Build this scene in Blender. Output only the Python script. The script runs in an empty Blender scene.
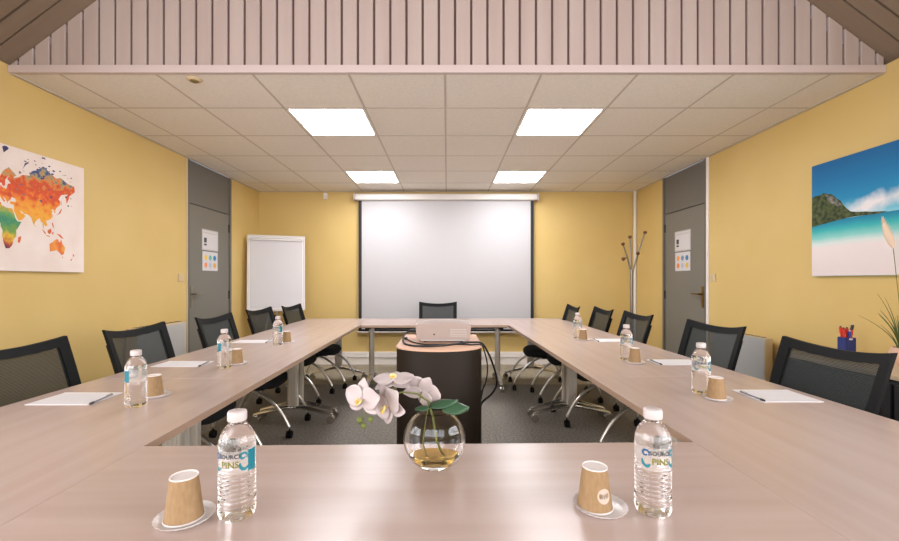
import bpy, bmesh, math, random
from mathutils import Vector, Matrix, Euler
random.seed(4)
S = bpy.context.scene
COL = S.collection
PI = math.pi

# ------------------------------------------------------------------ colours and materials
def lin(h):
    h = h.lstrip('#')
    r = []
    for i in (0, 2, 4):
        c = int(h[i:i+2], 16) / 255
        r.append(c/12.92 if c <= .04045 else ((c+.055)/1.055)**2.4)
    return (*r, 1)

def mat(name, colour, rough=.5, metal=0, spec=.5, trans=0, ior=1.45, coat=0, emit=None, estr=0, noise=None, bump=None):
    m = bpy.data.materials.new(name); m.use_nodes = True
    nt = m.node_tree; b = nt.nodes['Principled BSDF']
    c = lin(colour) if isinstance(colour, str) else colour
    b.inputs['Base Color'].default_value = c
    b.inputs['Roughness'].default_value = rough
    b.inputs['Metallic'].default_value = metal
    b.inputs['Specular IOR Level'].default_value = spec
    b.inputs['Transmission Weight'].default_value = trans
    b.inputs['IOR'].default_value = ior
    b.inputs['Coat Weight'].default_value = coat
    if emit:
        b.inputs['Emission Color'].default_value = lin(emit); b.inputs['Emission Strength'].default_value = estr
    tc = nt.nodes.new('ShaderNodeTexCoord')
    if noise:   # (scale vector, second colour, detail)
        sc, c2, det = noise
        mp = nt.nodes.new('ShaderNodeMapping'); mp.inputs['Scale'].default_value = sc
        nz = nt.nodes.new('ShaderNodeTexNoise'); nz.inputs['Scale'].default_value = 1; nz.inputs['Detail'].default_value = det
        mx = nt.nodes.new('ShaderNodeMix'); mx.data_type = 'RGBA'
        rp = nt.nodes.new('ShaderNodeMapRange'); rp.inputs[1].default_value = .35; rp.inputs[2].default_value = .65
        mx.inputs[6].default_value = c; mx.inputs[7].default_value = lin(c2)
        nt.links.new(tc.outputs['Object'], mp.inputs[0]); nt.links.new(mp.outputs[0], nz.inputs['Vector'])
        nt.links.new(nz.outputs[0], rp.inputs[0]); nt.links.new(rp.outputs[0], mx.inputs[0])
        nt.links.new(mx.outputs[2], b.inputs['Base Color'])
    if bump:    # (scale, strength)
        nb = nt.nodes.new('ShaderNodeTexNoise'); nb.inputs['Scale'].default_value = bump[0]; nb.inputs['Detail'].default_value = 4
        bp = nt.nodes.new('ShaderNodeBump'); bp.inputs['Strength'].default_value = bump[1]; bp.inputs['Distance'].default_value = .01
        nt.links.new(tc.outputs['Object'], nb.inputs['Vector']); nt.links.new(nb.outputs[0], bp.inputs['Height'])
        nt.links.new(bp.outputs[0], b.inputs['Normal'])
    return m

def clear_mat(name, colour, opacity, rough=.4, bands=None):
    """thin fabric or film that lets part of the light straight through; bands = (per metre, least, most)"""
    m = mat(name, colour, rough); nt = m.node_tree
    b = nt.nodes['Principled BSDF']; o = nt.nodes['Material Output']
    t = nt.nodes.new('ShaderNodeBsdfTransparent'); mx = nt.nodes.new('ShaderNodeMixShader')
    mx.inputs[0].default_value = opacity
    nt.links.new(t.outputs[0], mx.inputs[1]); nt.links.new(b.outputs[0], mx.inputs[2]); nt.links.new(mx.outputs[0], o.inputs[0])
    if bands:
        tc = nt.nodes.new('ShaderNodeTexCoord'); w = nt.nodes.new('ShaderNodeTexWave'); w.bands_direction = 'Z'
        w.inputs['Scale'].default_value = bands[0]; w.inputs['Distortion'].default_value = 0
        r = nt.nodes.new('ShaderNodeMapRange'); r.inputs[3].default_value = bands[1]; r.inputs[4].default_value = bands[2]
        nt.links.new(tc.outputs['Object'], w.inputs['Vector']); nt.links.new(w.outputs['Fac'], r.inputs[0]); nt.links.new(r.outputs[0], mx.inputs[0])
    return m

M = {}
M['wall']    = mat('yellow_paint', '#D3B776', .55, noise=((1.5, 1.5, 1.5), '#CFB26F', 2), bump=(160, .05))
M['tile']    = mat('ceiling_tile', '#EBE5DC', .9, noise=((60, 60, 60), '#E5DED4', 3))
M['grid']    = mat('ceiling_grid', '#BFB5A8', .5)
M['gable']   = mat('gable_board', '#B5A6A0', .45, noise=((9, 9, .6), '#AE9D97', 3))
M['trimlight'] = mat('gable_trim', '#C4B5B2', .4)
M['groove']  = mat('board_groove', '#66524F', .8)
M['slope']   = mat('slope_board', '#887664', .5, noise=((.6, 9, .6), '#7E6C5A', 3))
M['whitetrim'] = mat('white_trim', '#EAE3DD', .4)
M['carpet']  = mat('dark_carpet', '#8A8379', .95, noise=((60, 60, 60), '#68625A', 5), bump=(300, .6))
M['carpet2'] = mat('light_carpet', '#A99F8A', .95, noise=((38, 38, 38), '#928772', 5), bump=(300, .5))
M['door']    = mat('grey_door', '#77746B', .5)
M['frame']   = mat('grey_door_frame', '#6A675F', .5)
M['transom'] = mat('grey_transom', '#6C6962', .5)  # darker than the door grey; shade above the door is put into the colour
M['brass']   = mat('aged_brass', '#8A7245', .35, 1)
M['hinge']   = mat('dark_hinge', '#2B2A28', .4, .6)
M['steel']   = mat('satin_steel', '#D2CFC9', .22, 1)
M['chrome']  = mat('chrome', '#E2DFDA', .3, 1)
M['column']  = mat('silver_column', '#CFC8BC', .4, .35)
M['black']   = mat('black_plastic', '#0A0C0D', .55, spec=.2)
M['gloss_black'] = mat('gloss_black', '#131415', .2)
M['fabric']  = mat('black_seat_fabric', '#17191B', .9, noise=((250, 250, 250), '#101214', 2))
M['net']     = clear_mat('black_net', '#1C2321', .8, .7, (55, .72, 1.0))
M['edge']    = mat('brown_table_edge', '#A58A76', .4)
M['under']   = mat('table_underside', '#4B443E', .7)
M['lamin']   = mat('pale_laminate', '#B5A299', .27, spec=.5, noise=((1.1, 22, 22), '#B09C92', 4))
M['paper']   = mat('white_paper', '#D2CFD0', .8)
M['pet']     = mat('clear_bottle', '#FFFFFF', .02, trans=1, ior=1.33)
M['cap']     = mat('white_cap', '#C4BBB9', .35)
M['film']    = clear_mat('label_film', '#D6D2CE', .30, .3)
M['teal']    = mat('teal_print', '#12707F', .4)
M['navy']    = mat('navy_print', '#1F4E79', .4)
M['olive']   = mat('olive_print', '#6E6F22', .4)
M['greyprint'] = mat('grey_print', '#3C3F42', .5)
M['kraft']   = mat('kraft_paper', '#987B58', .75, noise=((160, 160, 60), '#8E724F', 4))
M['cupwhite'] = mat('cup_white', '#D8D0CC', .6)
M['greyprint2'] = mat('faint_print', '#97897B', .6)
M['sticker'] = mat('pale_sticker', '#BBAA9A', .6)
M['coaster'] = clear_mat('frosted_plastic', '#E9E4E3', .72, .25)
M['ink']     = mat('black_ink', '#1B1B1D', .4)
M['silverpen'] = mat('grey_pen', '#77767A', .4, .2)
M['pedestal'] = mat('dark_brown_laminate', '#271F18', .55, spec=.3)
M['pedtop']  = mat('peach_laminate', '#D9AE92', .35)
M['projector'] = mat('projector_shell', '#A3938A', .45)
M['lens']    = mat('projector_lens', '#2B2723', .1)
M['cable']   = mat('black_cable', '#141313', .45)
M['glass']   = mat('clear_glass', '#FFFFFF', .0, trans=1, ior=1.3)
M['amber']   = mat('amber_water', '#F2D685', .0, trans=1, ior=1.33)
M['petal']   = mat('white_petal', '#B8ACAB', .5)
M['lip']     = mat('yellow_lip', '#D9B447', .5, noise=((120, 120, 120), '#F1E2B0', 2))
M['stem']    = mat('green_stem', '#5E6626', .5)
M['leaf']    = mat('green_leaf', '#35543C', .3)
M['bud']     = mat('green_bud', '#5E6A28', .5)
M['board']   = mat('white_board', '#ECE8E6', .3)
M['boardframe'] = mat('board_frame', '#D9D5D0', .4)
M['clamp']   = mat('clamp_bar', '#BFBBB8', .35, .3)
M['screen']  = mat('screen_fabric', '#B9B7B8', .85)
M['heater']  = mat('grey_heater', '#A9A9A6', .45)
M['heater2'] = mat('pale_heater', '#BEBCB7', .45)
M['heateredge'] = mat('beige_edge', '#CDB894', .5)
M['cabdark'] = mat('dark_cabinet', '#26282A', .6)
M['cabtop']  = mat('pale_cabinet_top', '#C9B79A', .45)
M['bluecup'] = mat('blue_cup', '#27346E', .45)
M['red']     = mat('red_pen', '#C92A1E', .4)
M['bluepen'] = mat('blue_pen', '#2C3C9C', .4)
M['plume']   = mat('pale_plume', '#E4CDB6', .9)
M['blade']   = mat('grass_blade', '#4A5A2C', .6)
M['pot']     = mat('pink_pot', '#D9B39C', .5)
M['canvas']  = mat('canvas_print', '#E9DDD5', .7, noise=((5, 5, 5), '#E2D2C8', 4))
M['canvasside'] = mat('canvas_side', '#B59D87', .7)
M['pipe']    = mat('white_pipe', '#E3DBCF', .4)
M['brownspot'] = mat('brown_fitting', '#7D6A3F', .5)
M['standmetal'] = mat('grey_stand', '#8C8374', .35, .6)
M['knob']    = mat('brown_knob', '#6A4527', .4)
M['led']     = mat('led_panel', '#FFFFFF', .5, emit='#F8F9FF', estr=14.5)
M['winframe'] = mat('window_frame', '#E6E2DC', .4)

# ------------------------------------------------------------------ mesh helpers
class MB:
    def __init__(s): s.b = bmesh.new(); s.bev = False
    def box(s, c, d, bev=0, seg=2, rot=None, taper=None):
        r = bmesh.ops.create_cube(s.b, size=1); vs = r['verts']
        for v in vs: v.co = Vector((v.co.x*d[0], v.co.y*d[1], v.co.z*d[2]))
        if taper:
            for v in vs:
                if v.co.z > 0: v.co.x *= taper[0]; v.co.y *= taper[1]
        if bev:
            s.bev = True; es = list({e for v in vs for e in v.link_edges})
            out = bmesh.ops.bevel(s.b, geom=es, offset=bev, segments=seg, affect='EDGES', profile=.5)
            vs = list({v for f in out['faces'] for v in f.verts} | {v for v in vs if v.is_valid})
        mt = Matrix.Translation(c) @ (rot.to_4x4() if rot is not None else Matrix.Identity(4))
        for v in vs: v.co = mt @ v.co
        return s
    def lathe(s, prof, seg=32, c=(0, 0, 0), sx=1, sy=1, ripple=None):
        rings = []
        for r, z in prof:
            if r < 1e-6:
                rings.append([s.b.verts.new((c[0], c[1], c[2]+z))])
            else:
                rg = []
                for i in range(seg):
                    a = 2*PI*i/seg
                    k = r*(1+(ripple(a, z) if ripple else 0))
                    rg.append(s.b.verts.new((c[0]+k*math.cos(a)*sx, c[1]+k*math.sin(a)*sy, c[2]+z)))
                rings.append(rg)
        for a, b in zip(rings, rings[1:]):
            for i in range(seg):
                j = (i+1) % seg
                if len(a) == 1 and len(b) == 1: break
                if len(a) == 1: s.b.faces.new((a[0], b[j], b[i]))
                elif len(b) == 1: s.b.faces.new((a[i], a[j], b[0]))
                else: s.b.faces.new((a[i], a[j], b[j], b[i]))
        return s
    def tube(s, pts, r, seg=8, flat=1.0, up=(0, 0, 1)):
        P = [Vector(p) for p in pts]; n = len(P); rings = []
        rr = r if isinstance(r, (list, tuple)) else [r]*n
        prev = None
        for i, p in enumerate(P):
            t = (P[min(i+1, n-1)]-P[max(i-1, 0)]).normalized()
            if prev is None:
                u = Vector(up)
                if abs(t.dot(u)) > .95: u = Vector((1, 0, 0)) if abs(t.x) < .9 else Vector((0, 1, 0))
                a = (u - t*u.dot(t)).normalized()
            else:
                a = (prev - t*prev.dot(t)).normalized()
            prev = a; b = t.cross(a)
            rings.append([s.b.verts.new(p + (a*math.cos(2*PI*k/seg)*flat + b*math.sin(2*PI*k/seg))*rr[i]) for k in range(seg)])
        for a, b in zip(rings, rings[1:]):
            for k in range(seg):
                s.b.faces.new((a[k], a[(k+1) % seg], b[(k+1) % seg], b[k]))
        s.b.faces.new(list(reversed(rings[0]))); s.b.faces.new(rings[-1])
        return s
    def cyl(s, a, b, r, seg=16): return s.tube([a, b], r, seg)
    def prism(s, poly, axis, a, b):
        """polygon of 2D points extruded along axis from a to b"""
        def p3(q, t):
            return {'x': (t, q[0], q[1]), 'y': (q[0], t, q[1]), 'z': (q[0], q[1], t)}[axis]
        A = [s.b.verts.new(p3(q, a)) for q in poly]; B = [s.b.verts.new(p3(q, b)) for q in poly]
        n = len(poly)
        s.b.faces.new(A); s.b.faces.new(list(reversed(B)))
        for i in range(n): s.b.faces.new((A[i], B[i], B[(i+1) % n], A[(i+1) % n]))
        return s
    def build(s, name, m, parent=None, smooth=35, tri=False):
        bmesh.ops.recalc_face_normals(s.b, faces=s.b.faces[:])
        me = bpy.data.meshes.new(name); s.b.to_mesh(me); s.b.free()
        o = link(name, me, m, parent, smooth)
        if s.bev and smooth:
            w = o.modifiers.new('even_normals', 'WEIGHTED_NORMAL'); w.keep_sharp = True
        return o

def link(name, me, m, parent=None, smooth=35):
    if smooth:
        me.shade_smooth(); me.set_sharp_from_angle(angle=math.radians(smooth))
    me.materials.clear(); me.materials.append(m)
    o = bpy.data.objects.new(name, me); COL.objects.link(o)
    if parent: o.parent = parent
    return o

def tag(o, label, cat, group=None):
    o['label'] = label; o['category'] = cat
    if group: o['group'] = group
    return o
def thing(name, label, cat, loc=(0, 0, 0), rz=0, group=None):
    o = bpy.data.objects.new(name, None); COL.objects.link(o); o.empty_display_size = .1
    o.location = loc; o.rotation_euler = (0, 0, rz)
    return tag(o, label, cat, group)
def struct(o): o['kind'] = 'structure'; return o
def copy_tree(o, parent=None):
    c = o.copy(); COL.objects.link(c)
    if parent: c.parent = parent
    for ch in list(o.children): copy_tree(ch, c)
    return c
def arc(n, f): return [f(i/(n-1)) for i in range(n)]

def text_mesh(s, size, weight=0):
    cu = bpy.data.curves.new('t', 'FONT'); cu.body = s; cu.size = size; cu.align_x = 'CENTER'; cu.offset = weight
    cu.resolution_u = 2
    o = bpy.data.objects.new('t', cu); COL.objects.link(o)
    bpy.context.view_layer.update()
    dg = bpy.context.evaluated_depsgraph_get()
    me = bpy.data.meshes.new_from_object(o.evaluated_get(dg))
    bpy.data.objects.remove(o)
    return me

# ------------------------------------------------------------------ the room
XW, YB, YF, YR = 2.71, 6.08, 2.617, -2.8       # side walls, back wall, gable front, rear wall
ZC = 2.487                                      # false ceiling
SL = .748                                       # roof slope
D0, D1, DH = 4.40, 5.30, 2.025                  # doors along the side walls

WX, WZ0, WZ1 = 2.0, .9, 2.35                    # unseen windows added behind the camera to light the room
SW0, SW1 = -2.5, .8
m = MB(); m.box((0, (4.9+YR)/2, -.05), (2*XW+.4, 4.9-YR, .1)); struct(m.build('floor', M['carpet'], smooth=0))
m = MB(); m.box((0, (4.9+YB+.2)/2, -.05), (2*XW+.4, YB+.2-4.9, .1)); struct(m.build('floor_back', M['carpet2'], smooth=0))
def side_wall(name, sx):
    m = MB(); x = sx*(XW+.1)
    m.box((x, (SW1+D0)/2, (ZC+.05)/2), (.2, D0-SW1, ZC+.05)); m.box((x, (D1+YB+.2)/2, ZC/2), (.2, YB+.2-D1, ZC))
    m.box((x, (YR-.2+SW0)/2, (ZC+.05)/2), (.2, SW0-YR+.2, ZC+.05)); m.box((x, (SW0+SW1)/2, WZ0/2), (.2, SW1-SW0, WZ0)); m.box((x, (SW0+SW1)/2, (WZ1+ZC+.05)/2), (.2, SW1-SW0, ZC+.05-WZ1))
    m.box((sx*(XW+.16), (D0+D1)/2, ZC/2), (.08, D1-D0, ZC))
    return struct(m.build(name, M['wall'], smooth=0))
side_wall('wall_left', -1); side_wall('wall_right', 1)
m = MB(); m.box((0, YB+.1, ZC/2), (2*XW, .2, ZC)); struct(m.build('wall_back', M['wall'], smooth=0))
# rear wall, behind the camera, with a wide unseen window added for daylight
m = MB(); zr = ZC+SL*2.75
m.box((-(XW+WX)/2, YR-.1, 1.25), (XW-WX, .2, 2.5)); m.box(((XW+WX)/2, YR-.1, 1.25), (XW-WX, .2, 2.5))
m.box((0, YR-.1, WZ0/2), (2*WX, .2, WZ0)); m.box((0, YR-.1, (WZ1+2.5)/2), (2*WX, .2, 2.5-WZ1))
m.prism([(-XW, 2.5), (XW, 2.5), (0, zr+.02)], 'y', YR-.2, YR)
struct(m.build('wall_rear', M['wall'], smooth=0))
m = MB()
for x in (-WX+.03, -WX/3, WX/3, WX-.03): m.box((x, YR-.1, (WZ0+WZ1)/2), (.06, .08, WZ1-WZ0))
for z in (WZ0+.03, WZ1-.03): m.box((0, YR-.1, z), (2*WX, .08, .06))
struct(m.build('added_window_1', M['winframe'], smooth=0))
for sx, nm in ((-1, 'added_window_2'), (1, 'added_window_3')):  # side windows added out of view for more even light
    m = MB()
    for y in (SW0+.03, (SW0+SW1)/2, SW1-.03): m.box((sx*(XW+.1), y, (WZ0+WZ1)/2), (.08, .06, WZ1-WZ0))
    for z in (WZ0+.03, WZ1-.03): m.box((sx*(XW+.1), (SW0+SW1)/2, z), (.08, SW1-SW0, .06))
    struct(m.build(nm, M['winframe'], smooth=0))

# false ceiling: tiles and grid
gx = [-.012+.6*k for k in range(-5, 6)]; gx = [x for x in gx if -XW+.03 < x < XW-.03]
gy = [3.14+.6*k for k in range(0, 5)]
LIGHTS = [(-.912, 3.44), (.888, 3.44), (-.912, 5.24), (.888, 5.24)]
m = MB()
xs = [-XW]+gx+[XW]; ys = [YF]+gy+[YB]
for i in range(len(xs)-1):
    for j in range(len(ys)-1):
        cx, cy = (xs[i]+xs[i+1])/2, (ys[j]+ys[j+1])/2
        if any(abs(cx-lx) < .2 and abs(cy-ly) < .2 for lx, ly in LIGHTS): continue
        m.box((cx, cy, ZC+.011), (xs[i+1]-xs[i]-.004, ys[j+1]-ys[j]-.004, .02))
m.box((0, (YF+YB)/2+.04, ZC+.09), (2*XW, YB-YF-.08, .02))
struct(m.build('ceiling', M['tile'], smooth=0))
m = MB()
for x in gx: m.box((x, (YF+YB)/2, ZC+.0022), (.015, YB-YF, .005))
for y in gy: m.box((0, y, ZC+.0025), (2*XW, .015, .005))
for sx in (-1, 1): m.box((sx*(XW-.012), (YF+YB)/2, ZC-.002), (.024, YB-YF, .008))
m.box((0, YB-.012, ZC-.002), (2*XW, .024, .008))
struct(m.build('trim_1', M['grid'], smooth=0))

# gable of upright grooved boards over the ceiling edge
m = MB(); g = MB()
k0 = -.0145-.036
x = -2.7
XGL, XGR = 2.785, 2.845
XM = (XGR-XGL)/2
def hz(x): return ZC+SL*min(XGL+x, XGR-x)
edges = [k0+.1005*k for k in range(-28, 29)]
for a, b in zip(edges, edges[1:]):
    a, b = max(a+.007, -XW), min(b-.007, XW)
    if b-a < .01: continue
    pts = [(a, ZC+.01), (b, ZC+.01), (b, max(hz(b), ZC+.012))]
    if a < XM < b: pts.append((XM, hz(XM)))
    pts.append((a, max(hz(a), ZC+.012)))
    m.prism(pts, 'y', YF, YF+.02)
bmesh.ops.bevel(m.b, geom=m.b.edges[:], offset=.003, segments=1, affect='EDGES')
struct(m.build('wall_gable', M['gable'], smooth=0))
g.prism([(-XW+.04, ZC+.03), (XW-.04, ZC+.03), (XM, hz(XM))], 'y', YF+.013, YF+.05)
struct(g.build('wall_gable_backing', M['groove'], smooth=0))
m = MB(); m.box((0, YF-.002, ZC+.022), (2*XW-.004, .032, .048), .004); struct(m.build('trim_2', M['trimlight']))
# sloping ceilings, boards running up the slope
for sx, nm in ((-1, 'ceiling_slope_left'), (1, 'ceiling_slope_right')):
    m = MB(); b = MB()
    t = Vector((-sx*1, 0, SL)).normalized(); nrm = Vector((-sx*SL, 0, -1)).normalized()
    XG = XGR if sx > 0 else XGL; run = XGL+XM
    L = math.hypot(run, SL*run)
    base = Vector((sx*XG, 0, ZC))
    rot = Matrix((t, (0, 1, 0), t.cross(Vector((0, 1, 0))))).transposed()
    y = YF-.118
    c = base + t*L/2 - nrm*.011 + Vector((0, YF-.019, 0)); m.box(c, (L, .188, .018), rot=rot)
    while y > YR:
        c = base + t*L/2 - nrm*.011 + Vector((0, y-.0505, 0))
        m.box(c, (L, .087, .018), rot=rot); y -= .101
    c = base + t*L/2 - nrm*.04 + Vector((0, (YF+YR)/2, 0))
    b.box(c, (L+.1, YF-YR+.1, .03), rot=rot)
    struct(m.build(nm, M['slope'], smooth=0)); struct(b.build(nm+'_backing', M['groove'], smooth=0))

# baseboards, trunking and the corner pipe
m = MB(); m.box((0, YB-.012, .05), (2*XW-.06, .022, .1), .004); m.box((0, YB-.02, .143), (2*XW-.06, .036, .078), .004)
struct(m.build('baseboard_back', M['whitetrim']))
for sx, nm in ((-1, 'baseboard_left'), (1, 'baseboard_right')):
    m = MB(); m.box((sx*(XW-.01), (YR+D0)/2+.01, .05), (.018, D0-YR-.14, .1), .004); m.box((sx*(XW-.01), (D1+YB)/2, .05), (.018, YB-D1-.12, .1), .004)
    struct(m.build(nm, M['whitetrim']))
m = MB(); m.cyl((2.687, YB-.05, .2), (2.687, YB-.05, ZC-.003), .021, 16)
for z in (.6, 1.5, 2.3): m.box((2.69, YB-.045, z), (.03, .05, .03), .004)
struct(m.build('trim_3', M['pipe']))
m = MB(); m.box((XW-.006, D0-.02, ZC/2), (.014, .035, ZC-.01), .003); struct(m.build('trim_4', M['whitetrim']))
m = MB(); m.box((-XW+.004, D0-.008, ZC/2), (.012, .014, ZC-.01), .002); struct(m.build('trim_5', M['heateredge']))

# doors (leaf > frame, transom, handle, hinges)
def door(name, sx):
    x = sx*(XW+.03)
    m = MB(); m.box((x, (D0+D1)/2, DH/2), (.04, D1-D0-.08, DH-.006), .003); d = struct(m.build(name, M['door']))
    m = MB(); m.box((sx*(XW+.02), D0+.02, ZC/2), (.05, .038, ZC-.004)); m.box((sx*(XW+.02), D1-.02, ZC/2), (.05, .038, ZC-.004))
    m.build('door_frame', M['frame'], d, 0)
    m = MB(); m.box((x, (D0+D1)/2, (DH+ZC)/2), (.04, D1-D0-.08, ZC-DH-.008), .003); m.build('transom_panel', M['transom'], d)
    m = MB(); fx = sx*(XW+.01)
    m.box((fx-sx*.004, D0+.085, 1.03), (.008, .042, .23), .003)
    m.cyl((fx, D0+.085, 1.06), (fx-sx*.05, D0+.085, 1.06), .01, 12)
    m.tube([(fx-sx*.05, D0+.08, 1.06), (fx-sx*.053, D0+.12, 1.062), (fx-sx*.05, D0+.21, 1.06)], .009, 10)
    m.cyl((fx, D0+.085, .985), (fx-sx*.012, D0+.085, .985), .013, 12)
    m.build('door_handle', M['brass'] if sx > 0 else M['standmetal'], d)
    for z in (.25, 1.03, 1.85):
        m = MB(); m.cyl((sx*(XW+.004), D1-.044, z-.05), (sx*(XW+.004), D1-.044, z+.05), .009, 10); m.build('hinge', M['hinge'], d)
    return d
door('door_1', -1); door('door_2', 1)

# ------------------------------------------------------------------ ceiling fittings
names = ['square ceiling light panel nearest on the left, in front of the gable boards', 'square ceiling light panel nearest on the right, in front of the gable boards',
         'far left ceiling light panel near the projection screen', 'far right ceiling light panel near the projection screen']
for (lx, ly), lb in zip(LIGHTS, names):
    t = thing('ceiling_light', lb, 'ceiling light', (lx, ly, ZC), 0, 'recessed ceiling lights')
    m = MB()
    for sx, sy, dx, dy in ((-.285, 0, .02, .585), (.285, 0, .02, .585), (0, -.285, .585, .02), (0, .285, .585, .02)):
        m.box((sx, sy, .006), (dx, dy, .016))
    m.box((0, 0, .03), (.585, .585, .01))
    m.build('light_frame', M['whitetrim'], t, 0)
    m = MB(); m.box((0, 0, .009), (.55, .55, .008)); m.build('diffuser', M['led'], t, 0)
t = thing('ceiling_fitting', 'small round brown fitting in the left ceiling tile by the gable trim', 'ceiling fitting', (-1.61, 2.69, ZC-.001))
m = MB(); m.lathe([(0, -.012), (.03, -.012), (.04, -.008), (.046, 0), (0, 0)], 24); m.build('rim', M['heateredge'], t)
m = MB(); m.lathe([(0, -.018), (.02, -.018), (.027, -.0122), (0, -.0122)], 20); m.build('grille', M['brownspot'], t)
t = thing('motion_sensor', 'small white motion sensor high on the back wall left of the screen', 'sensor', (-1.745, YB, 2.42))
m = MB(); m.box((0, -.02, 0), (.062, .04, .09), .01); m.build('housing', M['whitetrim'], t)
m = MB(); m.box((0, -.042, -.012), (.04, .006, .04), .003); m.build('lens', M['boardframe'], t)
for sx, lb in ((-1, 'white light switch on the left wall beside the grey door'), (1, 'white light switch on the right wall beside the grey door')):
    t = thing('light_switch', lb, 'light switch', (sx*(XW-.001), 4.29, 1.235))
    m = MB(); m.box((-sx*.006, 0, 0), (.01, .08, .08), .003); m.build('plate', M['heateredge'], t)
    m = MB(); m.box((-sx*.013, 0, 0), (.005, .045, .05), .002); m.build('rocker', M['heateredge'], t)

# ------------------------------------------------------------------ projection screen
t = thing('projection_screen', 'large white pull-down projection screen with black side borders on the back wall', 'projection screen', (-.012, YB-.09, 0))
m = MB(); m.box((0, 0, 2.387), (2.57, .11, .09), .02, 4)
m.build('case', M['boardframe'], t)
for sx in (-1, 1):
    m = MB(); m.box((sx*1.2975, 0, 2.387), (.024, .118, .103), .02, 3); m.build('end_cap', M['cap'], t)
m = MB(); m.box((.0, .01, 1.43), (2.40, .003, 1.83)); m.build('picture_area', M['screen'], t, 0)
m = MB()
for sx in (-1, 1): m.box((sx*1.222, .01, 1.43), (.044, .0034, 1.83))
m.box((0, .01, .50), (2.488, .0034, .03)); m.build('black_border', M['ink'], t, 0)
m = MB(); m.box((0, .01, .473), (2.54, .02, .022), .006); m.build('bottom_bar', M['cap'], t)

# ------------------------------------------------------------------ tables
TH = .735; ROT = .0192
def uv(u, v): return (u - v*ROT, u*ROT + v)
def caster(m, x, y, r=.032, w=.02):
    for s in (-1, 1): m.cyl((x+s*(w*.55)-w*.35, y, r), (x+s*(w*.55)+w*.35, y, r), r, 18)
    m.cyl((x, y, r), (x, y, r*2+.012), .008, 8); m.box((x, y, r*1.75), (w*.5, r*1.3, r*.8), .004)
def make_table():
    t = thing('conference_table', '', 'table')
    L, W = 1.5955, .785
    m = MB(); m.box((0, 0, TH-.0125), (L, W, .025), .0006); top = m.build('tabletop', M['lamin'], t)
    m = MB()
    for s in (-1, 1):
        m.box((0, s*(W/2-.0003), TH-.0135), (L, .0010, .0225)); m.box((s*(L/2-.0003), 0, TH-.0135), (.0010, W, .0225))
    m.build('edge_band', M['edge'], top, 0)
    m = MB(); m.box((0, 0, TH-.029), (L-.03, W-.03, .008)); m.build('underside', M['under'], top, 0)
    m = MB(); m.box((0, 0, TH-.058), (L-.2, .05, .05), .004); m.build('beam', M['black'], t)
    for s in (-1, 1):
        x = s*(L/2-.065)
        m = MB(); m.box((x, 0, .415), (.046, .086, .54), .012, 3)
        for k in (-.022, 0, .022):
            m.box((x-.024, k, .40), (.006, .012, .52), .002); m.box((x+.024, k, .40), (.006, .012, .52), .002)
        leg = m.build('leg', M['column'], t)
        m = MB(); m.box((x, 0, TH-.045), (.05, .6, .024), .004); m.build('bracket', M['black'], leg)
        m = MB()
        for sy in (-1, 1):
            m.tube([(x, sy*.0, .142), (x, sy*.06, .140), (x, sy*.2, .106), (x, sy*.325, .078)], [.026, .026, .021, .016], 12, .7)
        m.build('foot', M['steel'], leg)
        for sy in (-1, 1):
            m = MB(); caster(m, x, sy*.315, .034, .022); m.build('caster', M['steel'], leg)
    return t
proto_table = make_table()
C = -.0475
uL, uR = -1.225, 1.13
spots = [
 (uL, 1.24, PI/2, 'nearest pale wooden table of the row along the world map wall'),
 (uL, 2.84, PI/2, 'middle pale wooden table of the row along the world map wall'),
 (uL, 4.44, PI/2, 'pale wooden table in front of the flip chart, last of its row'),
 (uR, 1.24, PI/2, 'nearest pale wooden table of the row along the beach picture wall'),
 (uR, 2.84, PI/2, 'middle pale wooden table of the row along the beach picture wall'),
 (uR, 4.44, PI/2, 'pale wooden table in front of the coat stand, last of its row'),
 (C, .812, 0, 'nearest pale wooden table, crossing the foreground under the orchid vase'),
 (C, 4.84, 0, 'pale wooden table crossing the far end in front of the projection screen')]
for i, (u, v, a, lb) in enumerate(spots):
    o = proto_table if i == 0 else copy_tree(proto_table)
    x, y = uv(u, v); o.location = (x, y, 0); o.rotation_euler = (0, 0, a+ROT)
    o['label'] = lb; o['group'] = 'tables of the meeting square'
    if a == 0: o.scale = (.9835, 1, 1)

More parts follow.
